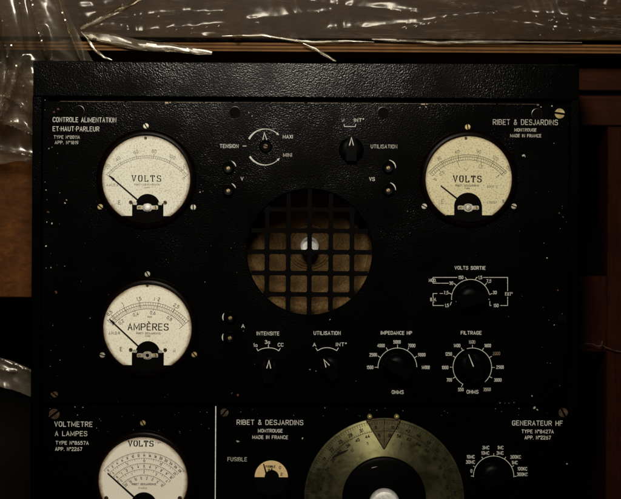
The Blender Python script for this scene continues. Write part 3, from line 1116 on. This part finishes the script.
# arcs of the two- and three-way switches
scale_lines(ctl, [[(256.8, 348.6), (258, 350.8)], ('w', [P(*q) for q in chaikin([(258, 350.8), (262, 348.5), (268.6, 347.6), (275, 348.5), (278.7, 350.8)], 2)]), [(268.5, 347.6), (268.4, 344.8)], [(278.7, 350.8), (280.4, 348.2)]], .33)
scale_lines(ctl, [[(316, 348.2), (317.5, 350.6)], ('w', [P(*q) for q in chaikin([(317.5, 350.6), (322, 348.2), (327, 347.5), (332, 348.2), (336.8, 350.6)], 2)]), [(336.8, 350.6), (338.2, 348)]], .33)
scale_lines(ctl, [[(344, 124.2), (344.4, 126.5), (355.3, 126.5), (355.7, 124.2)]], .33)
scale_lines(ctl, [[(242.8, 146), (246.2, 146)]], .35)
# the two arrowed arcs round the voltage knob
mb = MB()
kx, kz = P(265.2, 147)
for a0, a1 in ((-62, 40), (236, 136)):
    mb.stroke(arc(kx, kz, 18.0, a0, a1, 24), .95, -.15, taper=lambda u: 1.0 - .62 * min(1, u * 1.5))
    tx, tz = kx + 18 * math.sin(R(a1)), kz + 18 * math.cos(R(a1))
    s = 1 if a1 > a0 else -1
    dx, dz = s * math.cos(R(a1)), -s * math.sin(R(a1))
    mb.flat([(tx - dz * 1.3, tz + dx * 1.3), (tx + dx * 3, tz + dz * 3), (tx + dz * 1.3, tz - dx * 1.3)], -.17)
mb.build('scale_line', M['white'], ctl)


def pointer_knob(parent, px, py, r, rot, h=14, mark='chevron', label=None):
    """round skirt with a raised tapering grip bar; the white mark is engraved on the bar's end"""
    x, z = P(px, py)
    k = MB().lathe(x, z, [(.01, -h * .45), (r * .55, -h * .45), (r * .93, -h * .32), (r, -h * .22), (r, 0)], 40).build('knob', M['black'], parent, (x, 0, z), smooth=True)
    if label:
        k['label'] = label
    ca, sa = math.cos(R(rot)), math.sin(R(rot))

    def W(a, b): return (x + a * ca + b * sa, z - a * sa + b * ca)
    w0, w1 = r * .42, r * .26
    bar = [W(-w0, -r * .92), W(w0, -r * .92), W(w0, 0), W(w1, r * 1.05), W(-w1, r * 1.05), W(-w0, 0)]
    MB().prism(bar, -h, -h * .3).build('grip', M['black'], k)
    mb = MB()
    if mark == 'chevron':
        t0 = r * .92
        mb.stroke([W(-1.9, t0 - 7.4), W(0, t0), W(1.9, t0 - 7.4)], .5, -h - .1)
    elif mark == 'line':
        mb.stroke([W(0, 2), W(0, 14.5)], .42, -h - .1, taper=lambda u: 1.25 - .6 * u)
    if mb.v:
        mb.build('pointer_mark', M['white'], k)
    return k


# voltage trimmer: small shaft with a lock nut, chevron on the plate side
x, z = P(265.6, 146.4)
k = MB().lathe(x, z, [(5.2, -3.0), (5.7, -3.4), (6.2, -3.0), (6.4, 0)], 36, cap=False).build('trimmer', M['black'], ctl, (x, 0, z), smooth=True)
MB().lathe(x, z, [(.01, -2.0), (5.3, -2.0)], 30).build('recess', M['matte'], k)
screw_mb(x, z, 2.2, 1.2, 15, -2.0).build('shaft', M['darkbrass'], k)
scale_lines(ctl, [[(262.9, 139.6), (264.4, 132.4), (266.7, 139.6)]], .42)
pointer_knob(ctl, 351.2, 149.8, 12.5, 0, 9)
pointer_knob(ctl, 268.8, 371.5, 12.5, 2, 9)
pointer_knob(ctl, 329.5, 369, 12.5, -30, 9)
pointer_knob(ctl, 397.4, 368, 14.5, -62, 16, 'none')
pointer_knob(ctl, 473.2, 367.6, 14.5, -22, 9, 'line')
pointer_knob(ctl, 470.6, 299.5, 14.5, 80, 16, 'none')
pointer_knob(gen, 493.6, 477.5, 15, 70, 16, 'none')


def socket(parent, px, py, a0, a1, mat='brass'):
    x, z = P(px, py)
    o = MB().lathe(x, z, [(2.2, -3.2), (2.4, -5.2), (4.6, -5.4), (5.6, -4.4), (5.8, 0)], 28, cap=False).build('terminal', M['black'], parent, (x, 0, z), smooth=True)
    MB().lathe(x, z, [(.01, -3.2), (2.3, -3.2)], 20).build('contact', M['darkbrass'], o)
    screw_mb(x, z, 1.3, .9, 70, -3.2).build('contact_screw', M['brass'], o)
    mb = MB()
    mb.stroke(arc(x, z, 7.6, a0, a1, 14), .5, -.15, taper=lambda u: .45 + .7 * math.sin(math.pi * u))
    mb.build('terminal_arc', M['white'], o)  # tapered white arc beside the terminal
    return o


socket(ctl, 228.4, 168, 28, 75)
socket(ctl, 228.4, 190.4, 28, 68)
socket(ctl, 388, 167.6, 12, 92)
socket(ctl, 388, 190, 20, 88)
socket(ctl, 230.4, 317.4, 250, 300, 'darkbrass')
socket(ctl, 230.0, 337.4, 248, 296, 'darkbrass')

# ================================================================== GENERATOR DIAL
gx, gzc = P(384, 498)
RO, RI = 79.8, 41.8
ring = MB().lathe(gx, gzc, [(RI, -.2), (RI, -3.2), (RI + .5, -3.6), (RO - .9, -3.6), (RO, -2.9), (RO, -.4)], 128, cap=False).build('tuning_dial', M['ring'], gen, (gx, 0, gzc), smooth=True)
ring['label'] = 'tarnished brass scale ring'
mb = MB()
def spoke(a, r0, r1, t):
    s, c = math.sin(R(a)), math.cos(R(a))
    mb.stroke([(gx + r0 * s, gzc + r0 * c), (gx + r1 * s, gzc + r1 * c)], t, -3.68)
mb.stroke(arc(gx, gzc, 67.6, -150, 150, 160), .22, -3.66)
mb.stroke(arc(gx, gzc, 77.6, -150, 150, 160), .18, -3.66)
for i in range(-75, 76):
    a = i * 1.9
    spoke(a, 75.0 if i % 5 else 73.6, 77.4, .2)
    spoke(a + .4, 67.8, 69.4 if i % 5 else 70.6, .2)
for i in range(-13, 14):
    a = i * 9.5
    for rad, s, off in ((71.6, str(abs(37 + i * 3)), 0), (64.0, str(abs(52 + i * 4)), 3.5)):
        text(mb, s, gx + rad * math.sin(R(a + off)), gzc + rad * math.cos(R(a + off)), 2.7, t=.36, y=-3.68, rot=a + off, squash=.9)
for i in range(-7, 8):
    if i:
        text(mb, str(abs(i) * 5), gx + 57.5 * math.sin(R(i * 17)), gzc + 57.5 * math.cos(R(i * 17)), 2.4, t=.22, y=-3.68, rot=i * 17, squash=.9)
mb.build('scale_markings', M['ink'], ring)
mb = MB()                                   # dark scratch across the scale
mb.stroke([P(333, 457), P(339, 453.5), P(344, 451.5), P(347.4, 449.8)], 1.2, -3.72, taper=lambda u: .25 + .9 * math.sin(math.pi * min(1, u * .8 + .2)))
mb.build('scratch', M['ink'], ring)
hub = MB().lathe(gx, gzc, [(.01, -6.2), (38, -6.2), (40.5, -5.4), (RI - .3, -3.4), (RI - .2, -.2)], 96).build('dial_hub', M['black'], ring, smooth=True)
kn = MB().lathe(gx, gzc - 4.5, [(.01, -20.0), (10, -20.0), (13.4, -19.2), (15.0, -17.2), (15.2, -12), (15.2, -6)], 64).build('tuning_knob', M['spun'], ring, smooth=True)
kx2, kz2 = P(391, 497.5)
MB().lathe(kx2, kz2, [(.01, -20.6), (1.3, -20.5), (1.5, -19.6)], 14).build('set_screw', M['ink'], ring)
# amber index plate with hair line and its two screws
wa, wz = P(366.2, 420.8)
wb, _ = P(400.0, 420.8)
tipx, tipz = P(383.8, 448)
x0a = math.degrees(math.atan2(wa - gx, wz - gzc))
x1a = math.degrees(math.atan2(wb - gx, wz - gzc))
pts = arc(gx, gzc, RO + .6, x0a, x1a, 12)
idx = MB().prism(pts + [(tipx + .3, tipz), (tipx - .3, tipz)], -5.0, -4.0).build('index_plate', M['amber'], gen)
mb = MB()
mb.stroke([(tipx, tipz + 1), (tipx, gzc + RO)], .22, -5.08)
mb.stroke([pts[0], (tipx - .3, tipz)], .3, -5.06)
mb.stroke([pts[-1], (tipx + .3, tipz)], .3, -5.06)
mb.stroke(arc(gx, gzc, 67.6, x0a * .62, x1a * .62, 10), .25, -5.07)
mb.stroke(arc(gx, gzc, RO - 1, x0a, x1a, 10), .25, -5.07)
for i in range(-6, 7):
    s, c = math.sin(R(i * 1.9)), math.cos(R(i * 1.9))
    mb.stroke([(gx + 74.8 * s, gzc + 74.8 * c), (gx + 77.2 * s, gzc + 77.2 * c)], .2, -5.09)
for a, s in ((-7, '5'), (6.5, '10')):
    for rad in (71.4, 63.5):
        text(mb, s, gx + rad * math.sin(R(a * (1 if rad > 70 else .7))), gzc + rad * math.cos(R(a)), 2.5, t=.36, y=-5.09, rot=a)
mb.build('scale_markings', M['ink'], idx)
for px in (369.6, 396.5):
    x, z = P(px, 416.6)
    MB().lathe(x, z, [(.01, -7.6), (1.4, -7.3), (2.4, -6.2), (2.6, -5), (2.6, 0)], 20).build('index_stud', M['brass'], idx, smooth=True)

# ================================================================== FUSE GAUGE
fx, fz = P(271.3, 477)
fo = MB().lathe(fx, fz, [(17.2, -.8), (17.6, -2.4), (19, -2.4), (20, 0)], 48, cap=False).build('fuse_gauge', M['black'], gen, (fx, 0, fz), smooth=True)
fo['label'] = 'small half-round gauge with amber face'
MB().prism(arc(fx, fz, 16.6, -90, 90, 30) + [(fx + 6, fz), (fx - 6, fz)], -1.2, -.2).build('dial_face', M['dial_e'], fo, (fx, -1, fz + 4))
MB().prism(arc(fx + .5, fz, 7.2, -90, 90, 20), -3, -.3).build('movement_cover', M['matte'], fo)
MB().prism([(fx - 17.3, fz - .1), (fx + 17.3, fz - .1)] + arc(fx, fz - .1, 17.3, 90, 270, 30)[1:-1], -2.6, -.3).build('lower_cover', M['matte'], fo)
mb = MB()
text(mb, 'FUSIBLE', *P(270.6, 466.4), 1.9, width=9.4, t=.26, y=-1.26)
text(mb, 'H.F', *P(270.4, 469.6), 2.2, t=.34, y=-1.26)
text(mb, '0', *P(280, 467.6), 2.6, t=.26, y=-1.26)
text(mb, '2', *P(281.5, 474), 2.4, t=.3, y=-1.26)
mb.build('lettering', M['ink'], fo)
a, b = P(263.6, 463.6), P(266.6, 474)
MB().prism([(a[0] - .5, a[1]), (a[0] + .5, a[1] + .2), (b[0] + .9, b[1]), (b[0] - .9, b[1])], -2.4, -1.8).build('needle', M['ink'], fo)

# ================================================================== CHIPS AND MARKS IN THE PAINT
def chips(parent, spots, mat, y=-.12):
    mb = MB()
    for i, (px, py, r) in enumerate(spots):
        x, z = P(px, py)
        n = random.randint(5, 8)
        st = random.uniform(.5, 1.6)
        ro = random.uniform(0, 3)
        pts = []
        for k in range(n):
            a = 2 * math.pi * k / n
            q = r * random.uniform(.45, 1.1)
            u, v2 = q * math.cos(a) * st, q * math.sin(a)
            pts.append((x + u * math.cos(ro) - v2 * math.sin(ro), z + u * math.sin(ro) + v2 * math.cos(ro)))
        mb.flat(pts, y - .006 * (i % 5))
    o = mb.build('chips_and_glints', M[mat], parent)
    o['kind'] = 'stuff'
    return o


sp1 = [(65, 203, 1.0), (66.5, 200, .8), (47, 222, .8), (52, 223.5, 1.2), (46, 246, .9), (51, 267.5, .9), (49, 148.5, .9), (52, 147, .6), (45, 100, .5), (45, 110, .5), (46, 190, .6), (45, 182, .5),
       (523.5, 155.5, 1.3), (525, 156.6, .8), (46, 268, .6), (200, 192, .7), (203, 191, .5), (243.5, 331, .5), (310, 369.5, .9), (316, 371, .5), (249, 112.5, .8), (252, 116, .7), (330, 319.5, 1.0), (356, 381, .4),
       (552, 106, .9), (541, 107, .8), (420, 107.4, .9), (426, 106.9, .8), (565, 321, .7), (562, 314, .8), (554, 325, .6), (544, 243, .5), (547, 258, .7), (60, 360, .5), (205, 282, .6), (90, 318, .5),
       (500, 403, .5), (505, 403, .4), (509, 403.2, .5), (514, 402.6, .4), (532, 396, .7), (392, 361.5, .8), (397.5, 333, .4), (434, 302, .4), (456, 301.5, .5), (486.5, 300.6, .8), (489, 299.4, .7)]
for _ in range(75):
    q = random.random()
    px = random.choice((random.gauss(50, 6), random.gauss(560, 10), random.uniform(45, 565), random.uniform(45, 240)))
    py = random.uniform(106, 402)
    d = math.hypot(px - 309.5, py - 252)
    if d < 68 or px < 44 or px > 568:
        continue
    bad = any(math.hypot(px - a, py - b) < 46 for a, b in ((146, 179), (147, 328), (468, 179)))
    if not bad:
        sp1.append((px, py, random.choice((.18, .22, .28, .38))))
chips(ctl, sp1, 'chips')
chips(ctl, [(58, 109, 1.6), (54, 112, 1.0), (48, 212, 1.3), (559, 213, 1.2), (563, 217, .8), (56, 292, 1.4), (52, 394, 1.5), (238, 395, 1.2), (232, 393, .9), (558, 290, 1.0)], 'rust')
sp2 = [(534.5, 407.6, 1.6), (537.5, 410, 1.0)]
sp3 = [(77.5, 415, .5), (77, 421, .4), (75, 401 + 6, .6), (83, 407.5, .5), (200, 412, .4), (207, 412.4, .5)]
sp4 = [(237.4, 441.2, 1.2), (239, 441.5, .7), (302.4, 438.4, 1.1), (325, 407.8, .6), (499.4, 473, .5), (580 - 13, 464, .8), (352, 469, .7), (360, 416, .3)]  # the speck on the range switch paints its pointer's glint
for _ in range(22):
    sp3.append((random.uniform(45, 212), random.uniform(408, 434), random.choice((.2, .27, .35))))
    sp4.append((random.uniform(220, 566), random.uniform(408, 416), random.choice((.2, .27, .35))))
chips(vtm, [s for s in sp3], 'chips')
chips(gen, sp2 + sp4, 'chips')
x, z = P(374, 466.8)
o = MB().flat([(x - 3, z - .6), (x - .5, z - .1), (x + 3.2, z + 1), (x + 1, z + .9), (x - 2, z + .1)], -6.25).build('hub_chip', M['chips'], ring)

# ================================================================== BEHIND THE CABINET
def slab(name, px0, px1, py0, py1, y0, y1, mat, label, cat, ch=1.0, group=None):
    x0, z1 = P(px0, py0, y0)
    x1, z0 = P(px1, py1, y0)
    o = MB().box(x0, x1, z0, z1, y0, y1, ch).build(name, M[mat])
    tag(o, label, cat, group)
    return o


# plywood shelf: five plies, the front edge is what shows
x0, zt = P(-60, 40.5, 70)
x1, zb = P(690, 54.0, 70)
shelf = empty('plywood_shelf', 'plywood shelf edge with striped plies running behind the cabinet top', 'shelf', ((x0 + x1) / 2, 150, zb))
hs = zt - zb
cuts = [0, .22, .34, .62, .74, 1.0]
for i in range(5):
    mt = 'ply_light' if i % 2 == 0 else 'ply_dark'
    yy = 70 + (0, 1.2, .3, 1.4, .5)[i]
    MB().box(x0, x1, zb + hs * cuts[i] + .05, zb + hs * cuts[i + 1] - .05, yy, 240, .3).build('ply', M[mt], shelf)
slab('hardboard_panel', -60, 690, -40, 41, 240.5, 246, 'board', 'brown hardboard panel standing behind the plywood shelf', 'panel')
slab('fibreboard_panel', -70, 60, 62, 297.5, 120, 128, 'tan', 'tan fibreboard panel left of the cabinet', 'panel')
slab('timber_rail', 560, 700, 68, 91, 110, 150, 'red', 'upper reddish rail right of the cabinet under the shelf', 'timber')
slab('timber_rail', 560, 700, 95.5, 126, 112, 150, 'red', 'lower reddish rail right of the cabinet, touching the upright post', 'timber')
slab('timber_post', 608, 690, 126.6, 560, 112, 170, 'redv', 'tall dark red upright post right of the cabinet', 'timber')
slab('timber_block', 572, 607.4, 276, 352, 116, 170, 'redv', 'short dark red block between cabinet and upright post', 'timber')

ws = MB().box(-1300, 1300, -SZ, 900, 420, 425).build('wall', M['dark'])
ws['kind'] = 'structure'
tb = MB().box(-1300, 1300, -SZ - 30, -SZ - .2, -300, 419).build('tabletop', M['board'])
tb['kind'] = 'structure'


# ------------------------------------------------------------------ polythene
from mathutils import noise as mnoise


def sheet(name, outline, y, folds, amp, label, mat='film', step=1.5, seed=0.0, lean=0.2):
    """crumpled film: a fine grid cut to an outline (photo points), raised along long tapering folds"""
    poly = [P(a, b, y) for a, b in outline]
    fl = [(Vector(P(a, b, y)), Vector(P(c, d, y)), h, wd) for a, b, c, d, h, wd in folds]
    xs, zs = [p[0] for p in poly], [p[1] for p in poly]

    def inside(x, z):
        r = False
        for (xa, za), (xb, zb) in zip(poly, poly[1:] + poly[:1]):
            if (za > z) != (zb > z) and x < (xb - xa) * (z - za) / (zb - za) + xa:
                r = not r
        return r
    nx, nz = int((max(xs) - min(xs)) / step) + 2, int((max(zs) - min(zs)) / step) + 2
    ids, v, f = {}, [], []
    rr = random.Random(int(seed * 100))
    creases = [(rr.uniform(0.9, 2.4) if k % 2 else rr.uniform(-.2, .6), rr.uniform(.03, .11), rr.uniform(2, 6), rr.uniform(0, 9)) for k in range(9)]

    def vid(i, j):
        if (i, j) not in ids:
            x, z = min(xs) + i * step, min(zs) + j * step
            p = Vector((x, z))
            h = 0.0
            for a, b, hh, wd in fl:
                ab = b - a
                t = max(0, min(1, (p - a).dot(ab) / ab.length_squared))
                off = (p - a - ab * t)
                side = ab.x * off.y - ab.y * off.x
                sd = math.copysign(off.length, side) + 1.2 * mnoise.noise(Vector((t * 4, hh, seed)))
                ww = wd * (.3 + .7 * math.sin(math.pi * min(1, .1 + t * .85)))
                h += hh * math.exp(-(abs(sd) / ww) ** 1.15)          # a crest with a sharp ridge
            q = Vector((x * .012, z * .012, seed))
            h += amp * (mnoise.noise(q) + .22 * abs(mnoise.noise(q * 2.7)))
            for a, fq, hh, ph in creases:                             # faint straight creases that come and go
                u = (x * math.cos(a) + z * math.sin(a)) * fq + ph
                g = max(0, mnoise.noise(Vector((x * .02 + ph, z * .02, ph))) - .05)
                h += hh * g * abs((u % 1.0) - .5)
            ids[(i, j)] = len(v)
            v.append((x, y - h - lean * (z - min(zs)), z))
        return ids[(i, j)]
    for i in range(nx):
        for j in range(nz):
            cs = [(i, j), (i + 1, j), (i + 1, j + 1), (i, j + 1)]
            if sum(inside(min(xs) + a * step, min(zs) + b * step) for a, b in cs) >= 2:
                f.append(tuple(vid(a, b) for a, b in cs))
    for (i, j), k in ids.items():            # draw the ragged rim onto the cut edge
        x, yy, z = v[k]
        if not inside(x, z):
            p, best = Vector((x, z)), None
            for a, b in zip(poly, poly[1:] + poly[:1]):
                a, b = Vector(a), Vector(b)
                t = max(0, min(1, (p - a).dot(b - a) / (b - a).length_squared))
                q = a + (b - a) * t
                if best is None or (q - p).length < (best - p).length:
                    best = q
            v[k] = (best.x, yy, best.y)
    o = MB().add(v, f).build(name, M[mat], smooth=True)
    for p in o.data.polygons:
        p.use_smooth = True
    tag(o, label, 'plastic sheet')
    return o


def roll(name, pts, y, r, parent, mat='film_thick', flat=.5, seed=0.0):
    """a bunched, rolled edge of film lying along photo points"""
    path = []
    for (a, b), (c, d) in zip(pts[:-1], pts[1:]):
        for k in range(14):
            t = k / 14
            x, z = P(a + (c - a) * t, b + (d - b) * t, y)
            path.append((x, y, z))
    x, z = P(*pts[-1], y)
    path.append((x, y, z))
    mb = MB().tube(path, 1.0, 14)
    k = len(path)
    for i in range(k):
        u = i / (k - 1)
        rr = r * (.12 + .88 * math.sin(math.pi * (.06 + u * .91)) ** .7)
        for j in range(14):
            q = Vector(mb.v[i * 14 + j])
            c = Vector(path[i])
            dn = q - c
            nz = 1 + .5 * mnoise.noise(Vector((i * .13, j * .55, seed)))
            mb.v[i * 14 + j] = tuple(c + Vector((dn.x * rr * nz, dn.y * rr * nz * flat, dn.z * rr * nz)))
    o = mb.build(name, M[mat], parent, smooth=True)
    for p in o.data.polygons:
        p.use_smooth = True
    return o


sheet('plastic_sheet', [(-40, -30), (58, -30), (66, 6), (80, 36), (94, 62), (40, 66), (37, 137), (20, 130), (0, 123), (-40, 110)], 58,
      [(57, -6, 81, 60, 8, 3), (33, 0, 47, 57, 9, 4.5), (46, 30, 48, 58, 10, 2.4), (2, 0, 12, 60, 14, 8), (16, 45, 5, 122, 14, 4.5), (26, 60, 10, 112, 12, 3.5), (0, 122, 36, 136, 7, 2.5), (20, 66, 34, 128, 7, 3), (-4, 62, 4, 118, 9, 3), (22, -4, 28, 50, 7, 3), (12, 100, 36, 118, 6, 3),
       (0, 84, 36, 100, 5, 9), (8, 30, 0, 90, 10, 6)], 9,
      'crumpled clear plastic hanging over the shelf corner left of the cabinet', 'film_grey', 1.5, seed=1.3, lean=.04)
sheet('plastic_sheet', [(-40, 108), (0, 122), (38, 136), (38, 166), (20, 161), (0, 165), (-40, 178)], 92,
      [(0, 165, 36, 160, 4, 4), (0, 150, 38, 158, 4, 5)], 5,
      'hazy lower fold of clear plastic lying over the tan fibreboard', 'film_grey', 1.5, seed=4.4)
cover = sheet('plastic_sheet', [(78, -30), (690, -30), (690, 39), (560, 41), (420, 43), (350, 42), (240, 41), (150, 41), (80, 33)], 66,
      [(80, 29, 112, 12, 9, 2.4), (106, 15, 150, -4, 12, 4.5), (95, 28, 215, 36, 3, 5), (234, -4, 238, 41, 13, 5), (412, 2, 460, 10, 7, 3), (448, 20, 500, 29, 9, 3), (490, 27, 548, 38, 8, 2.6), (470, 23, 600, 34, 6, 2.4), (455, 8, 640, 28, 5, 2.2), (400, 30, 520, 10, 4, 2), (120, 20, 230, 14, 4, 2.5), (150, 33, 260, 24, 4, 2), (560, 4, 640, 16, 5, 2.5),
       (300, 2, 420, 14, 3, 6), (250, 20, 330, 12, 3, 8), (330, 30, 440, 22, 3, 6), (540, 20, 640, 40, 4, 4)], 7,
      'long clear plastic cover spread over the brown panel above the shelf', seed=8.1)
roll('rolled_hem', [(84, 34), (98, 37), (140, 45), (175, 48), (212, 53)], 64, 5.2, cover, seed=2)
roll('twisted_strip', [(81, 31.5), (87, 38), (94, 49), (104, 57), (112, 60)], 60, 1.3, cover, seed=5)
roll('twisted_strip', [(303, 43.5), (316, 49), (330, 58), (336, 61)], 62, 1.5, cover, seed=7)
roll('folded_edge', [(222, 36), (262, 35), (292, 40), (312, 42), (345, 41), (374, 42)], 64, 1.3, cover, seed=11)
roll('folded_edge', [(372, 39), (400, 40.5), (440, 42.5), (470, 42), (520, 42), (582, 42.5)], 64, 1.5, cover, seed=13)
sheet('plastic_scrap', [(-40, 352), (0, 357), (14, 361), (34, 370), (34, 398), (14, 390), (-40, 376)], 100,
      [(-10, 366, 16, 372, 4, 5), (0, 358, 34, 372, 3, 3)], 3, 'grey plastic scrap poking out low on the left of the cabinet', 'film_thick', 1.5, 3.3, .1)
roll('raised_fold', [(80.5, 28.5), (96, 20.5), (112, 13), (128, 6.5), (150, -6)], 56, 3.0, cover, seed=15)
roll('raised_fold', [(57, -8), (66, 20), (74, 44), (81, 60)], 50, 1.3, cover, 'film', seed=17)
# twisted wire tie on the right
x, y = 0, 108
path = []
for a, b in ((584, 343.5), (592, 344), (598, 346.4), (602, 345), (606, 347.5), (614, 350.5), (623, 352), (632, 351)):
    px_, pz_ = P(a, b, y)
    path.append((px_, y + random.uniform(-1, 1), pz_))
wt = MB().tube(path, .55, 8)
c = P(601.5, 344.6, y)
wt.tube([(c[0] - 1.5, y - 1, c[1] - 2.5), (c[0], y - 2, c[1]), (c[0] + .6, y - 1, c[1] + 4)], .7, 8)
tag(wt.build('wire_tie', M['darkbrass'], smooth=True), 'thin twisted wire tie crossing the dark red upright post', 'wire')
